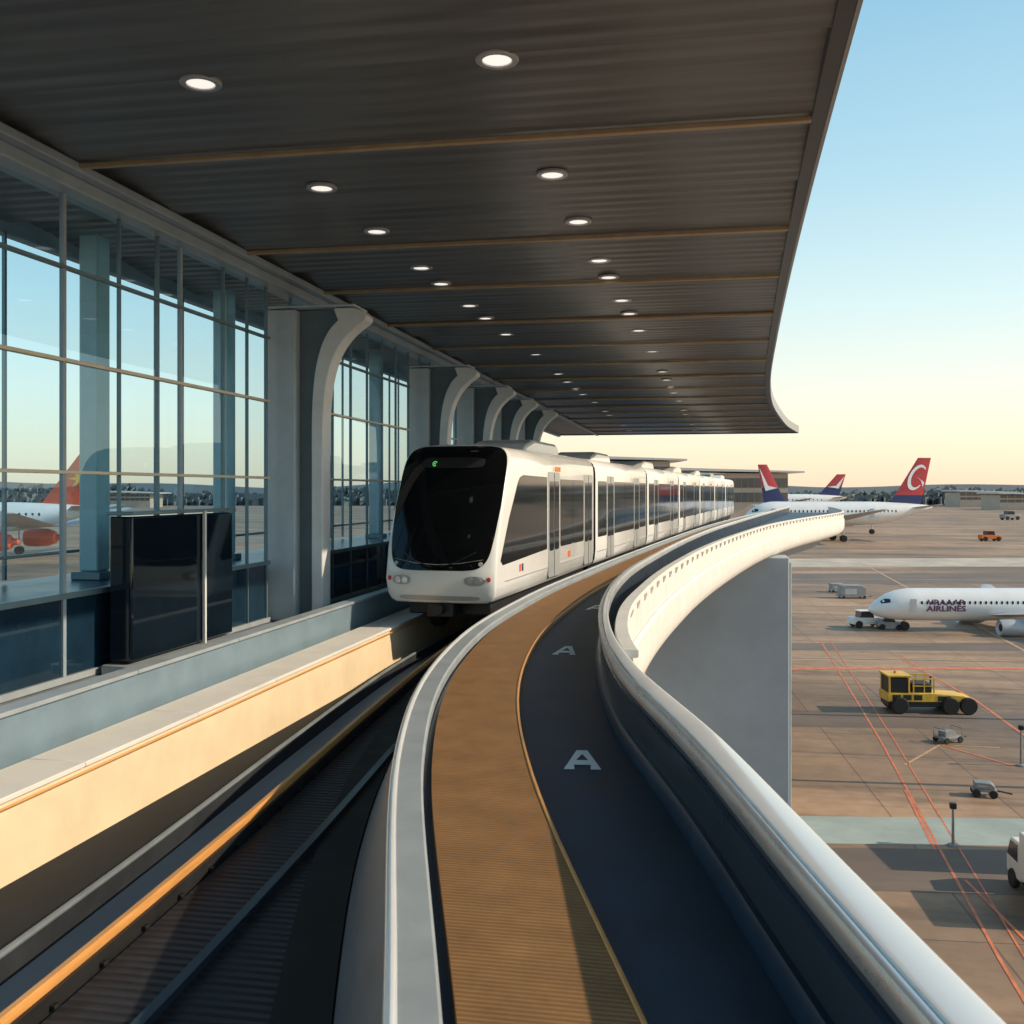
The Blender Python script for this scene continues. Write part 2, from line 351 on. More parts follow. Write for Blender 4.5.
mb = MB(); mb.loft([[(WL(y),y,-2.7),(WL(y),y,-2.405),(WL(y)+.86,y,-2.405),(WL(y)+.86,y,-2.7)] for y in YS])
wk = struct(mb, 'walkway', M['walk'], 'golden ribbed walkway strip curving along the guideway')
mb = MB(); mb.sweep(WL, [(.862,-2.7),(.862,-2.40),(.868,-2.395),(.884,-2.395),(.890,-2.40),(.902,-2.46),(.902,-2.7)], YS); mb.build('edge_trim', M['goldrail'], wk)
mb = MB(); mb.sweep(WL, [(-.07,-2.7),(-.07,-2.47),(-.001,-2.47),(-.001,-2.7)], YS); mb.build('drain_gap', M['kick'], wk)
cu = thing('curved_kerb', 'pale grey kerb with white rounded edge on the train side of the golden walkway', 'kerb')
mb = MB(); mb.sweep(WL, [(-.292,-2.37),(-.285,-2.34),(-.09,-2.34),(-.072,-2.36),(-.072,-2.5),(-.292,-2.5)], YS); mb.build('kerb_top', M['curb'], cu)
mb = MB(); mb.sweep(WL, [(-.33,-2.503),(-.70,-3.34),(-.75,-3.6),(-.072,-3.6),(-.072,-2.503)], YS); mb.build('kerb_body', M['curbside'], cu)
mb = MB(); mb.sweep(WL, [(-.315+.038*math.cos(a),-2.36+.045*math.sin(a)) for a in [i*math.pi/6 for i in range(12)]], YS); mb.build('round_edge', M['rim'], cu)
mb = MB(); mb.loft([[(TR(y)+.1,y,-3.62),(TR(y)+.1,y,-3.32),(max(TR(y)+.2,WL(y)-.72),y,-3.32),(max(TR(y)+.2,WL(y)-.72),y,-3.62)] for y in YS])
bed = struct(mb, 'track_bed', M['bed'], 'dark ribbed track plates beside the gold rail')
mb = MB(); mb.loft([[(min(TR(y)-1.1,-5.2),y,-4.58),(min(TR(y)-1.1,-5.2),y,-4.3),(TR(y)-.06,y,-4.3),(TR(y)-.06,y,-4.58)] for y in YS])
mb.loft([[(WL(y)-.70-.40,y,-3.318),(WL(y)-.70-.40,y,-3.30),(WL(y)-.70,y,-3.30),(WL(y)-.70,y,-3.318)] for y in rng(-2.5,17,.5)])
struct(mb, 'track_channel', M['black'], 'black recessed channel between the rail and the cream wall')
rl = thing('guide_rail', 'thin orange topped guide rail running towards the front of the train', 'rail')
mb = MB(); mb.sweep(TR, [(-.05,-4.5),(-.05,-3.22),(.06,-3.22),(.06,-4.5)], YS); mb.build('rail_web', M['dark'], rl)
mb = MB(); mb.sweep(TR, [(-.032,-3.218),(-.032,-3.165),(-.022,-3.15),(.022,-3.15),(.032,-3.165),(.032,-3.218)], YS); mb.build('rail_head', M['goldrail'], rl)
f0 = None
for i in range(30):
    yy = 3.5+i*.6
    if f0 is None:
        b = MB(); b.box(.062,.10,-.03,.03,-3.318,-3.29); f0 = b.build('fastener', M['black'], rl, .004); o = f0
    else: o = f0.copy(); C.objects.link(o); o.parent = rl
    o.location = (TR(yy), yy, 0)
rr = thing('side_rail', 'low dark side rail between the track plates and the curved kerb', 'rail')
mb = MB(); mb.sweep(lambda y: TR(y)+.75, [(-.04,-3.318),(-.04,-3.26),(.04,-3.26),(.04,-3.318)], rng(-2.5,20,.5)); mb.build('rail_bar', M['inner'], rr)
cw = thing('track_wall', 'sunlit cream wall with pale top along the left of the track', 'wall')
LE = lambda y: min(TR(y)-1.1, -5.2)
mb = MB(); mb.box(-7.22,-6.6,-2.5,90,-4.2,-2.99); mb.build('wall_face', M['cream'], cw)
mb = MB()
for k in range(37):
    mb.box(-7.26,-6.56,-2.5+2.5*k+.005,-2.5+2.5*(k+1)-.005,-2.988,-2.93)
mb.build('wall_cap', M['white'], cw, .012)
YW = rng(-2.5, 90, 2.5)
mb = MB(); mb.tube([(-6.545,y,-3.03) for y in YW], .014, 8); mb.build('yellow_conduit', M['goldrail'], cw)
mb = MB(); mb.loft([[(-6.598,y,-4.3),(-6.598,y,-3.80),(max(LE(y)-.25,-6.55),y,-3.68),(max(LE(y),-6.5),y,-3.62),(max(LE(y),-6.5),y,-4.3)] for y in rng(-2.5,40,.5)])
mb.build('grey_shoulder', M['shoulder'], cw)
mb = MB(); mb.tube([(max(LE(y),-6.5)-.03,y,-3.60) for y in rng(-2.5,40,.5)], .03, 8); mb.build('shoulder_pipe', M['grey'], cw)
cp = thing('gallery_kerb', 'blue grey low barrier between the glass gallery and the cream wall', 'barrier')
mb = MB(); mb.box(-7.65,-7.47,-2.5,90,-3.9,-2.46); mb.build('barrier_face', M['cope'], cp)
mb = MB()
for k in range(31): mb.box(-7.7,-7.42,-2.5+3*k+.006,.5+3*k-.006,-2.457,-2.40)
mb.build('barrier_cap', M['curb'], cp, .012)
mb = MB(); mb.box(-7.46,-7.27,-2.5,90,-3.9,-3.05); mb.box(-9.7,-7.66,-2.5,90,-3.9,-2.92)
struct(mb, 'gallery_ledge', M['grey'], 'grey ledge at the foot of the glass gallery')
pr = thing('guideway_pier', 'tall wide grey concrete pier standing on the apron under the guideway', 'pier')
mb = MB(); mb.box(-3.2,4.55,58,60.4,-HG,-3.7); mb.build('pier_shaft', M['pier'], pr, .06)
mb = MB(); mb.box(-3.6,4.95,57.6,60.8,-HG,-HG+.6); mb.build('pier_footing', M['grey'], pr, .05)
mb = MB(); mb.tube([(4.62,58.3,-HG+.6),(4.62,58.3,-4)], .07, 8); mb.build('drain_pipe', M['curb'], pr)
# ================= CANOPY
cn = thing('canopy_roof', 'broad dark ribbed canopy roof over the train and walkway', 'roof')
BY = [8.6,13.6,19.2,23.4,28.4,33.4,38.4,43.4,48.4,53.4,58.4,63.4,68.4,73.4,78.4,83.4,87.7]
def zc(y):
    i = 0
    while i < len(BY)-1 and y > BY[i+1]: i += 1
    a = BY[i] if y > BY[0] else 3.6; b = BY[min(i+1,len(BY)-1)] if y > BY[0] else BY[0]
    t = (y-a)/max(.1,(b-a)); t = min(max(t,0),1)*2
    saw = (t-math.floor(t)) if t < 2 else 1
    return 4.99 - .20*saw
ys = rng(-4, 88, .08)
rows = []
for i, y in enumerate(ys):
    z = zc(y) + (.013 if (i//2) % 2 else 0)
    rows.append([(-12.4,y,z),(-9.4,y,z),(-3,y,z),(ED(y)-.12,y,z)])
mb = MB(); mb.loft(rows, closed=False, caps=False); mb.build('ceiling_panel', M['ceil'], cn)
mb = MB(); YC = rng(-4,88,.8)
mb.loft([[(-12.6,y,5.03),(ED(y)-.02,y,5.03),(ED(y)-.02,y,5.25),(-12.6,y,5.6)] for y in YC]); mb.build('roof_slab', M['broof'], cn)
mb = MB(); mb.sweep(ED, [(-.16,4.76),(-.16,5.02),(.02,5.02),(.02,4.75)], YC); mb.build('edge_trim', M['edge'], cn)
mb = MB(); mb.sweep(ED, [(.022,4.74),(.022,5.3),(.07,5.3),(.07,4.74)], YC); mb.build('edge_lip', M['edgelip'], cn)
mb = MB(); mb.box(-12.6,ED(88),88.0,88.25,4.72,5.4); mb.build('end_fascia', M['edge'], cn, .02)
mb = MB(); mb.box(-12.55,-12.3,-4,88,4.60,5.0); mb.build('rear_edge_beam', M['steelblue'], cn, .02)
for y in BY[:-1]:
    mb = MB(); mb.box(-9.2,ED(y)-.17,y-.045,y+.045,4.71,4.79)
    mb.build('cross_beam', M['beamgold'], cn, .015)
mb = MB(); mb.box(-9.72,-9.22,-4,57.5,4.47,4.8); mb.build('wall_beam', M['steelblue'], cn, .03)
mb = MB(); mb.box(-9.2,-9.0,-4,88,4.66,4.8); mb.build('wall_trim', M['steelblue'], cn, .02)
LY = [7.6,11.2,15.55,18.35,21.4,23.1,26,28.0,31,33.8,36.6,39.5]
while LY[-1] < 84: LY.append(LY[-1]+2.9)
proto = None
for row, (f, rn) in enumerate([(lambda y: -5.85 if y < 12 else -6.03, 'the row nearer the glass gallery'), (lambda y: -2.28 if y < 12 else -2.38+(y-12)*.022, 'the row nearer the open edge')]):
    for i, y in enumerate(LY):
        lab = f'round recessed downlight, {nth(i)} from the camera in {rn}'
        zz = min(zc(y-.24),zc(y+.24),zc(y))-.004
        if proto is None:
            proto = thing('ceiling_downlight', lab, 'ceiling light', (f(y),y,zz), 0, 'round downlights in the canopy ceiling')
            b = MB(); b.lathe([(.165,.03),(.17,-.012),(.235,-.012),(.245,.0),(.245,.03),(.165,.03)], 'z', n=28); b.build('trim_ring', M['ring'], proto)
            b = MB(); b.lathe([(.001,.004),(.163,.004),(.163,.02),(.001,.02)], 'z', n=28); b.build('lens', M['down'], proto)
        else: dup(proto, (f(y),y,zz), None, lab)
# ================= GALLERY
bays = [(6,21.25),(22.45,32.2),(33.4,38.7),(39.9,44.2),(45.4,50.2),(51.4,57)]
mul1 = [7.4,10.4,12.0,13.9,15.4,16.6,17.4,19.1,20.2,21.15]
for bi, (a, b) in enumerate(bays):
    gw = thing('glass_wall', 'large glazed bay of the gallery nearest the camera, left of the first curved column' if bi == 0 else f'{nth(bi)} glazed bay of the gallery, just beyond the {nth(bi-1)} curved column from the camera', 'window wall', (-9.5,a,0), 0, 'glazed bays of the terminal gallery')
    mb = MB(); mb.add([(0,0,-1.55),(0,b-a,-1.55),(0,b-a,4.46),(0,0,4.46)],[(0,1,2,3)]); mb.build('glass_panel', M['glass'], gw)
    mb = MB(); mb.box(-.05,0,0,b-a,-2.9,-1.64); mb.build('spandrel_panel', M['spandrel'], gw)
    ms = [m-a for m in mul1] if bi == 0 else rng(0.05, b-a-.05, 1.4)
    for k, m_ in enumerate(ms):
        w = .04 if (bi == 0 and k in (3,6)) else .026 if k % 2 else .016
        mb = MB(); mb.box(-.035,.035,m_-w,m_+w,-2.9,4.47); mb.build('mullion', M['steelblue'] if w == .04 else M['frame'], gw, .005)
    for z, mm, h in ((3.36,'frame',.025),(1.96,'framelit',.028),(.27,'framelit',.026),(-1.6,'frame',.045),(-2.86,'curb',.05)):
        mb = MB(); mb.box(-.05,.06,-.02,b-a+.02,z-h,z+h); mb.build('transom', M[mm], gw, .006)
    rw = thing('rear_glass_wall', f'rear glazing of the gallery, {nth(bi)} bay from the camera, seen through the front glass', 'window wall', (-12.2,a,0), 0, 'rear glazed bays of the gallery')
    mb = MB(); mb.add([(0,-.6,-1.5),(0,b-a+.6,-1.5),(0,b-a+.6,4.7),(0,-.6,4.7)],[(0,1,2,3)]); mb.build('glass_panel', M['glassb'], rw)
    for m_ in rng(0, b-a, 5.2):
        mb = MB(); mb.box(-.03,.03,m_-.03,m_+.03,-1.6,4.6); mb.build('mullion', M['frame'], rw)
    for z in (-1.2,):
        mb = MB(); mb.box(-.04,.045,-.6,b-a+.6,z-.03,z+.03); mb.build('transom', M['frame'], rw)
mb = MB(); mb.box(-12.4,-9.65,-2,57.5,-1.9,-1.66); fl = struct(mb, 'gallery_floor', M['floorin'], 'dark floor inside the glass gallery')
tb = thing('terminal_building', 'grey lower storey of the terminal under the glass gallery', 'building')
mb = MB(); mb.box(-12.4,-7.0,-2.5,92,-HG,-4.72); mb.build('lower_wall', M['pier'], tb)
mb = MB(); mb.box(-12.4,-9.72,-2.5,57.5,-4.7,-1.92); mb.build('plinth', M['pier'], tb)
ip = None
for i, y in enumerate([17.35,22.6,28,34,40,46,52]):
    lab = f'pale teal column inside the gallery, {nth(i)} from the camera'
    if ip is None:
        ip = thing('interior_column', lab, 'column', (-11.2,y,-1.66), 0, 'pale columns inside the gallery')
        mb = MB(); mb.box(-.2,.2,-.2,.2,.152,6.4); mb.build('shaft', M['teal'], ip, .04)
        mb = MB(); mb.box(-.3,.3,-.3,.3,0,.15); mb.build('base_plate', M['frame'], ip, .02)
    else: dup(ip, (-11.2,y,-1.66), None, lab)
cols = [21.4,32.5,39.1,44.6,50.7]
cp0 = None
for i, y in enumerate(cols):
    lab = f'curved bracket column on the gallery front, {nth(i)} from the camera'
    if cp0: dup(cp0, (-9.5,y,-2.92), None, lab); continue
    cp0 = thing('bracket_column', lab, 'column', (-9.5,y,-2.92), 0, 'curved bracket columns along the gallery')
    mb = MB(); mb.box(-.12,.58,.0,.95,0,6.93); mb.build('shaft', M['colmn'], cp0, .04)
    mb = MB(); mb.box(-.16,1.95,-.03,.9,6.955,7.0); mb.build('head_plate', M['colmn'], cp0, .01)
    def arc(p0, p1, p2, p3, n=16):
        return [tuple((1-t)**3*p0[k]+3*(1-t)**2*t*p1[k]+3*(1-t)*t*t*p2[k]+t**3*p3[k] for k in (0,1)) for t in [j/n for j in range(n+1)]]
    outer = arc((1.20,3.6),(1.20,5.2),(1.26,6.05),(2.10,6.58))
    inner = arc((1.55,6.66),(1.08,6.3),(.94,5.5),(.94,4.2))
    poly = [(1.20,0)]+outer+[(2.20,6.66),(2.20,6.76),(2.12,6.86),(1.9,6.93),(1.45,6.93)]+inner+[(.94,0)]
    mb = MB(); mb.prism(poly, 'y', .05, .55); mb.build('curved_arm', M['arm'], cp0, .025)
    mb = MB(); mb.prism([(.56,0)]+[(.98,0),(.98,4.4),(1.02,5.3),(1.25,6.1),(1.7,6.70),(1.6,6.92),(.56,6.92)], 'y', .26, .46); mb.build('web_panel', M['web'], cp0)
    mb = MB(); mb.box(-.2,1.36,-.1,1.0,-.1,-.001); mb.build('base_plate', M['curb'], cp0, .02)
ks = thing('glass_kiosk', 'near black glazed box shelter on the ledge in front of the nearest glass bay', 'kiosk', (-9.15,14.75,-2.92))
mb = MB(); mb.box(-.12,.28,.0,3.5,.2,2.5); mb.build('box_body', M['kioskg'], ks, .03)
mb = MB(); mb.box(-.2,.38,-.1,3.65,0,.16); mb.build('base_plate', M['curb'], ks, .02)
mb = MB(); mb.box(-.16,.33,-.04,3.54,2.52,2.58); mb.build('top_plate', M['frame'], ks, .01)
mb = MB(); mb.box(.3,.36,2.25,2.31,.16,2.55); mb.build('white_post', M['arm'], ks, .01)
# ================= TRAIN
tr = thing('airport_train', 'white driverless airport train with black windscreen rounding the elevated guideway', 'train')
ringh = [(0,0),(.6,0),(1.02,.0),(1.15,.05),(1.22,.18),(1.25,.5),(1.25,1.2),(1.25,2.0),(1.25,2.75),(1.245,3.0),(1.225,3.17),(1.16,3.30),(1.04,3.39),(.84,3.44),(.5,3.465),(.25,3.472),(0,3.475)]
ring = ringh+[(-x,z) for x,z in reversed(ringh[1:-1])]
def yf(x, z):
    s = 0
    if z > .75: s = .36*(z-.75)+.065*(z-.75)**2
    if z < .75: s += .18*((.75-z)/.75)**2
    if z > 3.0: s += .5*(z-3.0)**2
    return s + .20*(abs(x)/1.25)**2.8
def coach(front, Lc):
    mb = MB(); rings = []
    if front:
        for sc, dy in ((.02,0),(.3,0),(.55,0),(.75,0),(.9,0.0),(.975,.002),(.99,.02),(.997,.05),(1,.10)):
            rr = []
            for x, z in ring:
                xx = x*sc; z2 = 1.74+(z-1.74)*sc; rr.append((xx, yf(xx,z2)+dy, z2))
            rings.append(rr)
        rings.append([(x, 3.1, z) for x, z in ring])
    else:
        rings.append([(x*.97, 0, 1.74+(z-1.74)*.98) for x, z in ring]); rings.append([(x, .06, z) for x, z in ring])
    rings.append([(x, Lc-.06, z) for x, z in ring]); rings.append([(x*.97, Lc, 1.74+(z-1.74)*.98) for x, z in ring])
    mb.loft(rings)
    c = mb.build('coach', M['trainw'], tr, 0, 40)
    def side(name, poly, m, t=.012, both=True):
        for sx in ((1,-1) if both else (1,)):
            b = MB(); b.prism(poly, 'x', sx*1.24, sx*(1.25+t)); b.build(name, M[m], c)
    def rect(y0,y1,z0,z1,r=.06): return [(y0+r,z0),(y1-r,z0),(y1,z0+r),(y1,z1-r),(y1-r,z1),(y0+r,z1),(y0,z1-r),(y0,z0+r)]
    def door(y0):
        side('door', rect(y0,y0+1.35,.16,2.90,.05), 'doorg', .010)
        side('door_window', rect(y0+.1,y0+.62,.85,2.66,.06), 'swin', .016)
        side('door_window', rect(y0+.73,y0+1.25,.85,2.66,.06), 'swin', .016)
        side('door_seam', rect(y0+.665,y0+.685,.18,2.88,.004), 'dark', .018)
    if front:
        side('cab_window', [(.60,.90),(.78,.80),(4.98,.92),(4.98,2.76),(2.55,2.78),(2.25,2.72),(2.05,2.58),(1.3,1.8)], 'swin', .014)
        door(5.15)
        side('window', rect(6.62,8.22,.90,2.72), 'swin', .012); side('window', rect(8.25,9.84,.90,2.72), 'swin', .012)
        door(9.95)
        side('lower_line', rect(1.0,Lc-.1,.42,.445,.004), 'doorg', .006)
    else:
        side('window', rect(.25,1.80,.90,2.72), 'swin')
        door(1.9)
        side('window', rect(3.35,5.53,.90,2.72), 'swin'); side('window', rect(5.56,7.75,.90,2.72), 'swin')
        door(7.85); side('window', rect(9.3,Lc-.3,.90,2.72), 'swin')
        side('lower_line', rect(.1,Lc-.1,.42,.445,.004), 'doorg', .006)
    for (a, b_) in (((4.4,8.6),) if front else ((1.4,5.2),)):
        b = MB(); b.prism([(a,3.36),(b_,3.36),(b_-.1,3.62),(b_-.45,3.74),(a+1.2,3.74),(a+.4,3.58)], 'x', -.78, .78); b.build('roof_unit', M['trainw'], c, .07)
        b = MB(); b.box(-.6,.6,a+1.4,b_-.8,3.741,3.77); b.build('roof_grille', M['doorg'], c, .01)
    b = MB(); b.box(-.95,.95,.9 if front else .2,Lc-.2,-.32,-.002)
    b.build('underframe', M['dark'], c, .03)
    for yy in (2.4, Lc-1.9):
        for sx in (-.75,.75):
            b = MB(); b.lathe([(.1,-.14),(.36,-.14),(.40,-.1),(.40,.1),(.36,.14),(.1,.14)], 'x', (sx,yy,-.40), 20)
            b.build('wheel', M['rubber'], c)
    b = MB(); n = 9; rg = []
    for k in range(2*n+1):
        s_ = .98 if k % 2 else .90
        rg.append([(x*s_, Lc+.002+k*.0245, 1.74+(z-1.74)*s_) for x, z in ring])
    b.loft(rg); b.build('gangway', M['rubber'], c, 0, 20)
    return c
Y0 = 21.1; c0 = coach(True, 11.6); c0['label'] = 'leading coach with black windscreen and headlights'
def put(c, y, L_):
    x0, x1 = TC(y), TC(y+L_); a = math.atan2(x1-x0, L_); c.location = (x0,y,-2.43); c.rotation_euler = (0,0,-a)
put(c0, Y0, 11.6); Y0 += 11.6*math.cos(.08)+.45
c1 = None
for k in range(6):
    if c1 is None: c = c1 = coach(False, 11.3)
    else:
        c = c1.copy(); C.objects.link(c); c.parent = tr
        for ch in list(c1.children):
            q = ch.copy(); C.objects.link(q); q.parent = c
    put(c, Y0, 11.3); Y0 += 11.26+.45
def surf(name, m, cx, cz, w, h, dy, e=4.0, n=56, nr=9, zb=None, skirt=.04):
    mb = MB(); rings = []
    for k in range(nr+1):
        r = max(k/nr,.01); rr = []
        for j in range(n):
            a = 2*math.pi*j/n; ca, sa = math.cos(a), math.sin(a)
            x = cx+w*r*math.copysign(abs(ca)**(2/e), ca); z = cz+h*r*math.copysign(abs(sa)**(2/e), sa)
            if zb: x = cx+(x-cx)*zb(z)
            rr.append((x, yf(x,z)-dy, z))
        rings.append(rr)
    rings.append([(p[0],p[1]+skirt+dy,p[2]) for p in rings[-1]])
    mb.loft(rings); return mb.build(name, m, c0, 0, 50)
surf('windscreen', M['tglass'], 0, 2.07, 1.215, 1.355, .012, 7, n=96, zb=lambda z: (.90+.10*min(1,max(0,(z-.7)/1.2))))
surf('lower_grille', M['doorg'], 0, .12, .90, .05, .012, 5)
for sx in (-1,1):
    surf('headlight_housing', M['doorg'], sx*.82, .50, .21, .10, .02, 2.6, 28, 3)
    for q in (.73,.90):
        surf('headlight', M['lamp'], sx*q, .505, .072, .072, .035, 2, 20, 3)
    surf('tail_lamp', M['redlamp'], sx*1.12, .53, .035, .05, .03, 2.3, 18, 3)
sp = surf('destination_panel', M['dark'], 0.0, 3.04, .72, .12, .03, 5, 40, 3)
mb = MB()
cxg, czg = -.42, 3.02
for (ri, ro, a0_, a1_) in ((.04,.058,.5,5.4),(.0,.018,0,6.28)):
    vs = []; n = 18
    for k in range(n+1):
        a = a0_+(a1_-a0_)*k/n
        for r in (ri, ro): x = cxg+r*math.cos(a); z = czg+r*math.sin(a); vs.append((x, yf(x,z)-.042, z))
    mb.add(vs, [(2*k,2*k+1,2*k+3,2*k+2) for k in range(n)])
mb.build('green_symbol', M['green'], c0)
for sx in (-1,1):
    b = MB(); b.tube([(sx*.12, yf(.12,.80)-.05, .80),(sx*.5, yf(.5,.9)-.05, .92),(sx*.85, yf(.85,1.1)-.05, 1.12)], .012, 6); b.build('wiper', M['dark'], c0)
b = MB(); b.tube([(-1.0,yf(1.0,.95)-.020,.95),(-.5,yf(.5,.87)-.020,.87),(0,yf(0,.84)-.020,.84),(.5,yf(.5,.87)-.020,.87),(1.0,yf(1.0,.95)-.020,.95)], .006, 6); b.build('screen_seam', M['doorg'], c0)
for sx in (-1,1): surf('round_badge', M['doorg'], sx*.95, .86, .045, .045, .03, 2, 18, 2)
b = MB(); b.box(-.3,.3,.25,.9,-.30,-.01); b.lathe([(.05,-.12),(.12,-.12),(.12,.2),(.05,.2)], 'y', (0,.18,-.13), 16); b.build('coupler', M['dark'], c0, .02)
o = textmesh('AIRPORT', .16, 'coach_lettering', M['orangel'], c0, (1.249,6.3,2.98), (math.radians(89),0,math.radians(90)), .012, .006)
for yy, cc in ((2.2,'red'),(2.42,'navy'),(7.6,'red'),(7.8,'amber')):
    b = MB(); b.box(1.249,1.256,yy,yy+.15,.55,.72); b.build('sticker', M[cc], c0)
# ================= AIRLINERS
def airliner(label, px, py, L_, R, cz, finh, group='parked airliners', rz=0, tail='maroon', root='navy', text=None, emb='ring', nwin=26, rootq=.30, eo=0, er=.48, ez_=1.07):
    x, y = G(px, py)
    t = thing('airliner', label, 'airliner', (x,y,-HG), TH+rz, group)
    st = [(0,.02,-.32),(.004,.12,-.31),(.012,.26,-.28),(.025,.43,-.24),(.045,.62,-.18),(.07,.79,-.10),(.1,.91,-.04),(.14,.99,0),(.17,1,0),(.62,1,0),(.7,.96,.03),(.78,.82,.12),(.86,.6,.28),(.93,.36,.42),(.98,.2,.5),(1,.1,.52)]
    n = 28
    mb = MB(); mb.loft([[(s*L_, R*r*math.cos(2*math.pi*k/n), cz+R*dz+R*r*math.sin(2*math.pi*k/n)) for k in range(n)] for s, r, dz in st])
    mb.build('fuselage', M['plane'], t)
    def wingpart(name, x0, x1, tx0, tx1, yr, yt, zr, zt, th, m):
        for sy in (-1,1):
            b = MB(); ringsw = []
            for q in (0,.33,.66,1):
                xa = x0+(tx0-x0)*q; xb = x1+(tx1-x1)*q; yy = yr+(yt-yr)*q; z = zr+(zt-zr)*q; h = th*(1-.7*q)
                ringsw.append([(xa,sy*yy,z),(xa+(xb-xa)*.3,sy*yy,z+h*.6),(xb,sy*yy,z+.02),(xa+(xb-xa)*.35,sy*yy,z-h*.4)])
            b.loft(ringsw); b.build(name, M[m], t)
    wingpart('wing', (.34+eo)*L_, (.53+eo)*L_, (.56+eo)*L_, (.60+eo)*L_, R*.5, .47*L_, cz-.62*R, cz+.45*R, R*.32, 'planeg')
    wingpart('tailplane', .87*L_, .955*L_, .955*L_, 1.0*L_, R*.15, .17*L_, cz+.45*R, cz+.8*R, R*.12, 'planeg')
    zt = finh; zr = cz+.55*R
    def fx(z, front):
        q = (z-zr)/(zt-zr); return (.765+.16*q)*L_ if front else (.94+.055*q)*L_
    def finpiece(name, za, zb, m, th):
        b = MB(); b.loft([[(fx(z,1),0,z),((fx(z,1)*.65+fx(z,0)*.35),th,z),(fx(z,0),0,z),((fx(z,1)*.65+fx(z,0)*.35),-th,z)] for z in (za, zb)]); return b.build(name, M[m], t)
    zm = zr+(zt-zr)*rootq
    finpiece('tail_fin', zm, zt, tail, R*.10); finpiece('tail_fin_root', zr-.25*R, zm, root, R*.11)
    H = zt-zr; ez = zr+H*.60; ex = (fx(ez,1)+fx(ez,0))/2
    for sy in (-1,1):
        b = MB(); vs = []; k0 = 16
        if emb == 'ring':
            for k in range(k0+1):
                a = .7+4.9*k/k0; tk = .008+.05*math.sin(math.pi*k/k0)**1.2
                for r in (H*(.17-tk), H*.18): vs.append((ex+r*math.cos(a)*.95+.5*r*math.sin(a), sy*R*.125, ez+r*math.sin(a)*1.45))
            b.add(vs, [(2*k,2*k+1,2*k+3,2*k+2) for k in range(k0)])
            b.add([(ex-.01*H,sy*R*.126,ez+.02*H),(ex+.15*H,sy*R*.126,ez-.10*H),(ex+.12*H,sy*R*.126,ez-.20*H),(ex+.08*H,sy*R*.126,ez-.06*H)], [(0,1,2,3)])
        elif emb == 'swoosh':
            b.add([(fx(zm,1)+.01*L_,sy*R*.125,zm),(ex,sy*R*.125,ez-.1*H),(fx(zt,0)-.01*L_,sy*R*.125,zr+.93*H),(ex+.02*L_,sy*R*.125,ez-.22*H)], [(0,1,2,3)])
        else:
            pts = []
            for k in range(16):
                r = H*(.22 if k % 2 == 0 else .08); a = k*math.pi/8; pts.append((ex+r*math.cos(a),sy*R*.125,ez-.1*H+r*math.sin(a)))
            b.add(pts, [tuple(range(16))])
        b.build('tail_emblem', M['paint'] if emb != 'star' else M['yellowv'], t)
    for sy in (-1,1):
        b = MB(); c_ = (eo*L_, sy*.165*L_, cz-ez_*R); r = R*er
        b.lathe([(r*.75,.335*L_),(r*.95,.33*L_),(r*1.02,.345*L_),(r*1.04,.37*L_),(r*.98,.41*L_),(r*.7,.435*L_),(r*.4,.44*L_),(r*.3,.46*L_),(r*.05,.465*L_)], 'x', c_, 24)
        e = b.build('engine', M['red' if emb == 'star' else 'planeg'], t)
        b = MB(); b.lathe([(.01,.333*L_),(r*.72,.336*L_),(r*.72,.337*L_),(.01,.3375*L_)], 'x', c_, 24); b.build('intake', M['dark'], e)
        b = MB(); b.prism([((.36+eo)*L_,cz-.62*R),((.46+eo)*L_,cz-.5*R),((.44+eo)*L_,cz-.7*R),((.37+eo)*L_,cz-.75*R)], 'y', sy*.165*L_-.1*R, sy*.165*L_+.1*R); b.build('pylon', M['planeg'], t)
    wr = min(.28*R, (cz-R)*.45)
    for (gx, gy) in ((.13*L_,0),((.50+eo*.5)*L_,-.09*L_),((.50+eo*.5)*L_,.09*L_)):
        b = MB(); b.tube([(gx,gy,cz-.7*R),(gx,gy,wr)], .07*R, 8); gg = b.build('landing_gear', M['planeg'], t)
        for s_ in (-1,1):
            b = MB(); b.lathe([(wr*.4,-.06*R),(wr,-.05*R),(wr,.05*R),(wr*.4,.06*R)], 'y', (gx,gy+s_*.13*R,wr), 18)
            b.build('wheel', M['rubber'], gg)
    w0 = None
    for s_ in (-1,1):
        for k in range(nwin):
            xx = L_*(.17+.62*k/(nwin-1))
            if w0 is None:
                b = MB(); ww = .0035*L_; b.prism([(-ww,-.07*R),(-ww*.5,-.1*R),(ww*.5,-.1*R),(ww,-.07*R),(ww,.07*R),(ww*.5,.1*R),(-ww*.5,.1*R),(-ww,.07*R)], 'y', -.01*R, .01*R); o = w0 = b.build('window', M['pwin'], t)
            else: o = w0.copy(); C.objects.link(o); o.parent = t
            fr = 1 if xx < .62*L_ else (1-.04*(xx/L_-.62)/.08 if xx < .7*L_ else .96-.14*(xx/L_-.7)/.08); o.location = (xx, s_*R*fr*.985, cz+.2*R)
    for s_ in (-1,1):
        b = MB(); vs = []
        for (s0, up) in ((.036,.18),(.052,.34),(.066,.34),(.066,.14),(.038,.04)):
            for q in range(len(st)-1):
                if st[q][0] <= s0 <= st[q+1][0]:
                    u = (s0-st[q][0])/(st[q+1][0]-st[q][0]); rr = st[q][1]*(1-u)+st[q+1][1]*u; dz = st[q][2]*(1-u)+st[q+1][2]*u
            zz = min(up+.05, rr*.97+dz*1.0); yy = math.sqrt(max(.0,rr*rr-(zz-dz)**2)); vs.append((s0*L_, s_*(yy*R+.02*R), cz+zz*R))
        b.add(vs, [tuple(range(5))]); b.build('cockpit_window', M['pwin'], t)
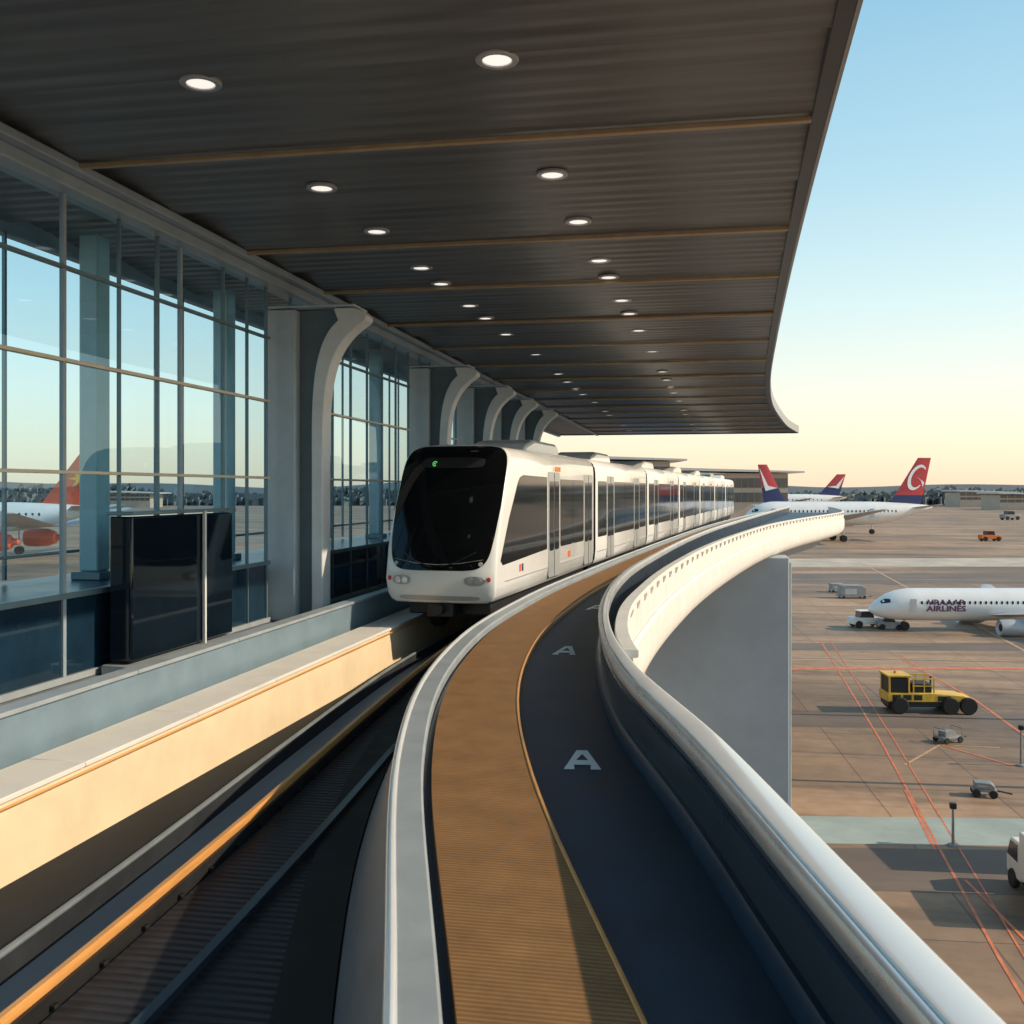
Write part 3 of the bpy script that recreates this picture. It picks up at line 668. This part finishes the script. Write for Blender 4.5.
        for dxx in (.14,.66):
            b = MB(); b.box(dxx*L_-.2*R,dxx*L_+.2*R,s_*R*(.985 if dxx<.5 else .97)-.01*R,s_*R*(.985 if dxx<.5 else .97)+.012*R,cz-.32*R,cz+.42*R); b.build('cabin_door', M['planeg'], t)
    if text:
        for j, s in enumerate(text):
            textmesh(s, 1.05, 'fuselage_lettering', M['txt'], t, (L_*.255, -R*1.0-.05, cz+.46-.84*j), (math.radians(90),0,0), .02, .02, 1.25)
    return t
airliner('white narrow body airliner with plum lettering parked at right, nose pointing left', 868, 630, 38, 2.2, 3.5, 12, text=['VRAAAR','AIRLINES'], nwin=34, eo=.06)
airliner('largest distant white airliner with mostly crimson tail and white curled emblem', 744, 541, 70, 4.4, 10.3, 31, nwin=30, rootq=.24)
airliner('distant airliner facing right whose navy and red tail leans left above the guideway', 889, 534, 57, 3.8, 9.5, 30, emb='swoosh', tail='maroon', root='navy', nwin=20, rootq=.45, rz=math.pi)
airliner('farthest airliner whose small red and navy tail shows left of the big crimson tail', 720, 520, 80, 4.4, 12, 29, emb='swoosh', nwin=20, rootq=.45)
airliner('white airliner with orange red starred tail seen through the gallery glass', -186, 556, 84, 4.3, 11.2, 31, tail='red', root='red', emb='star', nwin=30, eo=.32, er=.62, ez_=1.5)
# ================= GROUND VEHICLES
def wheels(t, pts, r, w, m='rubber', hub='planeg'):
    for (x, y) in pts:
        b = MB(); b.lathe([(r*.45,-w/2),(r*.9,-w/2),(r,-w*.3),(r,w*.3),(r*.9,w/2),(r*.45,w/2)], 'y', (x,y,r), 20); wh = b.build('wheel', M[m], t)
        b = MB(); b.lathe([(.02,-w*.4),(r*.46,-w*.42),(r*.46,w*.42),(.02,w*.4)], 'y', (x,y,r), 14); b.build('rim', M[hub], wh)
x, y = G(927, 711)
t = thing('cargo_loader', 'yellow airport loader tractor with square cab and large black wheels on the apron', 'loader', (x,y,-HG), TH-.05)
b = MB(); b.box(-3.6,3.3,-1.1,1.1,.55,1.0); b.build('chassis', M['dark'], t, .05)
b = MB(); b.box(-3.7,.1,-1.2,1.2,1.0,1.75); b.prism([(.1,1.0),(3.5,1.0),(3.5,1.3),(2.6,1.55),(.1,1.7)], 'y', -1.15, 1.15); b.build('body_panel', M['yellowv'], t, .05)
b = MB(); b.box(-3.5,-1.9,-1.1,1.1,1.752,3.0); b.build('cab', M['dark'], t, .06)
b = MB()
for (px_, py_) in ((-3.52,-1.12),(-1.9,-1.12),(-3.52,1.12),(-1.9,1.12)): b.box(px_-.07,px_+.07,py_-.07,py_+.07,1.75,3.1)
b.box(-3.7,-1.7,-1.25,1.25,3.1,3.25); b.build('cab_frame', M['yellowv'], t, .02)
b = MB()
for xx in (-1.5,-.6,.2): b.box(xx-.05,xx+.05,-1.12,-1.02,1.752,2.9); b.box(xx-.05,xx+.05,1.02,1.12,1.752,2.9)
b.box(-1.6,.3,-1.12,-1.02,2.9,3.0); b.box(-1.6,.3,1.02,1.12,2.9,3.0); b.box(-1.6,.3,-1.12,-1.04,2.3,2.38); b.build('guard_rail', M['yellowv'], t)
b = MB(); b.box(-1.5,.1,-.9,.9,1.752,2.5); b.build('engine_cover', M['dark'], t, .06)
b = MB(); b.box(.5,1.6,-1.17,-1.151,1.08,1.5); b.build('side_hatch', M['dark'], t)
b = MB()
for q in range(3): b.box(-3.3+q*.9,-2.6+q*.9,-1.215,-1.201,1.15,1.6)
b.build('side_grille', M['dark'], t)
b = MB(); b.tube([(.5,.6,1.6),(.5,.6,2.9)], .08); b.build('exhaust', M['dark'], t)
b = MB(); b.lathe([(.12,3.25),(.12,3.42),(.05,3.48)], 'z', (-2.7,0,0), 12); b.build('beacon', M['amber'], t)
wheels(t, [(-2.7,-1.25),(-2.7,1.25),(1.5,-1.3),(3.0,-1.3),(1.5,1.3),(3.0,1.3)], .72, .5, hub='yellowv')
def cart(label, px, py, rz, L_, w, h, m, load=None, cat='cart'):
    x, y = G(px, py); t = thing('ground_cart', label, cat, (x,y,-HG), TH+rz, 'ground carts on the apron')
    b = MB(); b.box(-L_/2,L_/2,-w/2,w/2,.35,.5); b.build('deck', M[m], t, .02)
    b = MB(); b.tube([(L_/2,0,.4),(L_/2+.9,0,.25)], .05); b.build('tow_bar', M['dark'], t)
    wheels(t, [(-L_*.35,-w/2),(-L_*.35,w/2),(L_*.35,-w/2),(L_*.35,w/2)], .25, .15)
    if load == 'box':
        b = MB(); b.prism([(-L_*.42,.5),(L_*.42,.5),(L_*.42,h*.8),(L_*.25,h),(-L_*.42,h)], 'y', -w*.45, w*.45); b.build('cargo_box', M['vgrey'], t, .05)
        b = MB(); b.box(-L_*.3,L_*.1,-w*.45-.01,-w*.45+.01,.75,h*.75); b.build('side_panel', M['planeg'], t)
    else:
        b = MB()
        for s in (-1,1): b.tube([(s*L_*.45,-w/2,.5),(s*L_*.45,-w/2,h),(s*L_*.45,w/2,h),(s*L_*.45,w/2,.5)], .04, 6)
        b.box(-L_*.3,L_*.2,-w*.35,w*.35,.502,h*.8); b.build('rack', M[m], t)
cart('small grey ground cart with rack in front of the yellow loader', 948, 742, .4, 1.9, 1.1, 1.1, 'vgrey')
cart('small grey box cart on the apron beyond the green band at right', 984, 796, -.3, 1.4, .9, .9, 'vgrey', 'box')
cart('long grey container cart parked far left of the airliner nose', 852, 598, 0, 5.2, 2.4, 2.3, 'vgrey', 'box')
cart('low grey container cart just behind the long one beyond the airliner nose', 838, 592, 0, 3.4, 2.2, 1.6, 'planeg', 'box')
def tug(label, px, py, rz, m, s=1.0, cat='tug'):
    x, y = G(px, py); t = thing('ramp_tug', label, cat, (x,y,-HG), TH+rz, 'service vehicles on the apron'); t.scale = (s,s,s)
    b = MB(); b.prism([(-1.9,.4),(1.9,.4),(1.9,.95),(1.2,1.15),(-1.9,1.2)], 'y', -.85, .85); b.build('body', M[m], t, .06)
    b = MB(); b.prism([(-1.0,1.2),(.7,1.15),(.45,1.85),(-.9,1.85)], 'y', -.75, .75); b.build('cab_glass', M['pwin'], t, .04)
    b = MB(); b.box(-1.05,.6,-.82,.82,1.852,1.95); b.build('cab_roof', M[m], t, .03)
    wheels(t, [(-1.2,-.85),(-1.2,.85),(1.2,-.85),(1.2,.85)], .42, .28)
tug('white pushback tug parked under the nose of the lettered airliner', 866, 627, .1, 'vwhite', 1.2)
tug('grey ramp tug just right of the white tug at the airliner nose', 890, 629, -.2, 'vgrey', .9)
tug('orange service vehicle far out on the apron right of the big crimson tail', 990, 541, 0, 'vorange', 2.0)
tug('small dark vehicle far away near the horizon behind the lettered airliner', 1010, 520, .2, 'vgrey', 3)
x, y = G(1053, 905)
t = thing('box_truck', 'white box truck at the right edge of the apron near the parapet', 'truck', (x,y,-HG), TH+1.45)
b = MB(); b.box(-3.0,1.0,-1.15,1.15,.8,3.0); b.build('cargo_box', M['vwhite'], t, .08)
b = MB(); b.prism([(1.1,.55),(2.9,.55),(2.9,1.35),(2.4,2.3),(1.1,2.35)], 'y', -1.05, 1.05); b.build('cab', M['vwhite'], t, .08)
b = MB(); b.prism([(1.4,1.4),(2.75,1.4),(2.35,2.15),(1.4,2.2)], 'y', -1.065, 1.065); b.build('cab_window', M['pwin'], t)
b = MB(); b.box(-3.0,2.9,-.9,.9,.45,.8); b.build('chassis', M['dark'], t)
b = MB(); b.box(-3.03,-3.0,-1.0,1.0,.95,2.85); b.build('rear_shutter', M['planeg'], t)
wheels(t, [(-2.0,-1.0),(-2.0,1.0),(2.0,-1.0),(2.0,1.0)], .45, .3)
for (px_, py_, h, lab) in ((953,846,2.3,'slim dark bollard lamp standing on the green band'),(1021,766,2.8,'slim dark bollard lamp at the right edge of the apron')):
    x, y = G(px_, py_); t = thing('bollard_lamp', lab, 'lamp post', (x,y,-HG), 0, 'bollard lamps on the apron')
    b = MB(); b.lathe([(.3,0),(.3,.1),(.08,.14),(.06,h-.3)], 'z', n=12); b.build('post', M['vgrey'], t)
    b = MB(); b.box(-.16,.16,-.16,.16,h-.3,h); b.build('lamp_head', M['dark'], t, .03)
# unseen bridge and masts added right of the frame to cast long shadows
x, y = G(1170, 866)
t = thing('unseen_jet_bridge', 'unseen pale boarding bridge added right of the frame to cast shadows', 'shadow caster', (x,y,-HG), TH)  # out of view, added for the shadow it throws on the apron
b = MB(); b.box(0,22,-1.5,1.5,3.6,6.4); b.build('tunnel', M['vwhite'], t, .1)
b = MB(); b.box(-3,.0,-1.9,1.9,3.2,6.9); b.build('cab', M['vgrey'], t, .1)
for xx in (4,16):
    b = MB(); b.box(xx-.3,xx+.3,-1.3,-1.0,0,3.6); b.box(xx-.3,xx+.3,1.0,1.3,0,3.6); b.box(xx-.4,xx+.4,-1.2,1.2,3.2,3.598); b.build('support_leg', M['vgrey'], t)
for (px_, py_, h, lab) in ((1110,722,22,'unseen mast added for its shadow beside the yellow loader stand'),(1100,790,15,'shorter unseen mast added for its shadow beside the boarding bridge'),(1120,664,22,'unseen mast added for its shadow nearest the lettered airliner')):  # masts out of view, added for their long shadows
    x, y = G(px_, py_); t = thing('unseen_mast', lab, 'light mast', (x,y,-HG), 0, 'unseen masts added for their shadows')
    b = MB(); b.lathe([(.45,0),(.45,.3),(.28,.35),(.16,h)], 'z', n=14); b.build('pole', M['vgrey'], t)
    b = MB(); b.box(-.5,.5,-2,2,h,h+.9); b.build('lamp_bank', M['vgrey'], t, .05)
# ================= FAR BUILDINGS
def bld(label, px0, px1, d, ztop, depth, over=2.5, nb=18):
    x, y = W(px0, d); Lb = (px1-px0)/1024*d
    t = thing('terminal_building', label, 'building', (x,y,-HG), TH)
    H = ztop+HG
    b = MB(); b.box(0,Lb,0,depth,0,H-3); b.build('wall', M['bwall'], t)
    b = MB(); b.prism([(-over,H-1.6),(Lb+over*3,H-2.8),(Lb+over*3,H-2.0),(-over,H)], 'y', -over*1.5, depth+over); b.build('roof', M['broof'], t)
    w0 = None
    for k in range(nb):
        for z in (H*.42,H*.66):
            if w0 is None:
                bb = MB(); bb.box(0,Lb/nb*.92,-.15,.02,0,H*.16); o = w0 = bb.build('window', M['bglass'], t)
            else: o = w0.copy(); C.objects.link(o); o.parent = t
            o.location = (Lb/nb*(k+.04),0,z)
    return t
bld('long pale concourse building with overhanging roof behind the train', 668, 788, 520, 11.5, 40)
t2 = bld('taller pale hall with flat roof behind the rear of the train', 560, 670, 480, 16.5, 40)
bld('low distant hangar block at the horizon on the far right', 960, 1010, 1150, 0, 40, 3, 8)
bld('long low distant building at the horizon beyond the big crimson tail', 1000, 1060, 980, -2, 40, 3, 8)
bld('low distant building seen through the glass, right of the starred tail', 110, 150, 1100, -1, 40, 3, 8)
mb = MB()
for layer, (d, h, base) in enumerate([(1500,17,-HG),(1350,13,-HG),(1250,9,-HG)]):
    px_ = -500; vs = []
    while px_ < 1500:
        hh = h*(1+.25*math.sin(px_*.02+layer)+.2*math.sin(px_*.061+layer*2)+random.uniform(-.22,.22))
        x, y = W(px_, d+random.uniform(-15,15)); vs += [(x,y,base),(x,y,base+hh)]; px_ += random.uniform(1.2,3.5)
    mb.add(vs, [(2*i,2*i+2,2*i+3,2*i+1) for i in range(len(vs)//2-1)])
    for i in range(0, len(vs)//2):
        for q in range(2):
            x, y, z = vs[2*i+1]; s = random.uniform(2,5); x += random.uniform(-6,6); z -= random.uniform(-1,5)
            a = random.uniform(0,3); mb.add([(x-s,y-3,z-s*.5),(x+s,y-3,z-s*.5+a),(x+s*.3,y-4,z+s*.7)], [(0,1,2)])
o = mb.build('tree_belt', M['tree'], None); tag(o, 'dark distant belt of trees along the horizon', 'trees', None, 'stuff')
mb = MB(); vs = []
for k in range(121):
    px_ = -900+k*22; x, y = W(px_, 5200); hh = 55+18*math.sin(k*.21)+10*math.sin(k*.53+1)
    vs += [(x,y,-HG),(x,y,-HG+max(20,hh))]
mb.add(vs, [(2*i,2*i+2,2*i+3,2*i+1) for i in range(120)]); struct(mb, 'hills', M['hill'], 'low hills on the horizon with haze painted in as blue')
# ================= raise everything so the apron is z = 0
for o in list(C.objects):
    if o.parent is None: o.location.z += HG
# ================= LIGHT, WORLD, CAMERA
EL = math.radians(31); AZ = math.radians(4)
s = Vector((math.cos(EL)*math.cos(AZ), math.cos(EL)*math.sin(AZ), math.sin(EL)))
sd = bpy.data.lights.new('sun','SUN'); sd.energy = 4.2; sd.angle = math.radians(.6); sd.color = (1,.81,.58)
so = bpy.data.objects.new('sun', sd); so.rotation_euler = s.to_track_quat('Z','Y').to_euler(); so.location = (60,10,60); C.objects.link(so)
w = bpy.data.worlds.new('World'); bpy.context.scene.world = w; w.use_nodes = True
nt = w.node_tree; bg = nt.nodes['Background']; sk = nt.nodes.new('ShaderNodeTexSky'); sk.sky_type = 'NISHITA'
sk.sun_disc = False; sk.sun_elevation = EL; sk.sun_rotation = math.radians(90)-AZ; sk.dust_density = 1.2; sk.air_density = 1.0; sk.ozone_density = 1.0
nt.links.new(sk.outputs[0], bg.inputs[0]); bg.inputs[1].default_value = .055
bg2 = nt.nodes.new('ShaderNodeBackground'); add = nt.nodes.new('ShaderNodeAddShader'); tc = nt.nodes.new('ShaderNodeTexCoord')
sx = nt.nodes.new('ShaderNodeSeparateXYZ'); rp = nt.nodes.new('ShaderNodeValToRGB')
nt.links.new(tc.outputs['Generated'], sx.inputs[0]); nt.links.new(sx.outputs['Z'], rp.inputs['Fac'])
cr = rp.color_ramp; cr.elements[0].position = 0; cr.elements[0].color = (.88,.67,.47,1); cr.elements[1].position = 1; cr.elements[1].color = (.07,.18,.30,1)
for p_, c_ in ((.04,(.87,.73,.52)),(.09,(.80,.77,.61)),(.17,(.59,.73,.68)),(.28,(.38,.60,.66)),(.42,(.23,.47,.60)),(.6,(.14,.33,.48))):
    e = cr.elements.new(p_); e.color = (*c_,1)
nt.links.new(rp.outputs['Color'], bg2.inputs[0]); bg2.inputs[1].default_value = 1.0
nt.links.new(bg.outputs[0], add.inputs[0]); nt.links.new(bg2.outputs[0], add.inputs[1]); nt.links.new(add.outputs[0], nt.nodes['World Output'].inputs[0])
cd = bpy.data.cameras.new('camera'); cam = bpy.data.objects.new('camera', cd); C.objects.link(cam)
cd.sensor_width = 36; cd.lens = 36; cd.shift_y = -22/1024; cd.clip_end = 20000; cd.clip_start = .05
cd.dof.use_dof = True; cd.dof.focus_distance = 24; cd.dof.aperture_fstop = 4.0
cam.location = (0,0,HG); cam.rotation_euler = (math.radians(90),0,TH)
sc = bpy.context.scene; sc.camera = cam
sc.view_settings.view_transform = 'Standard'; sc.view_settings.look = 'None'; sc.view_settings.exposure = 0
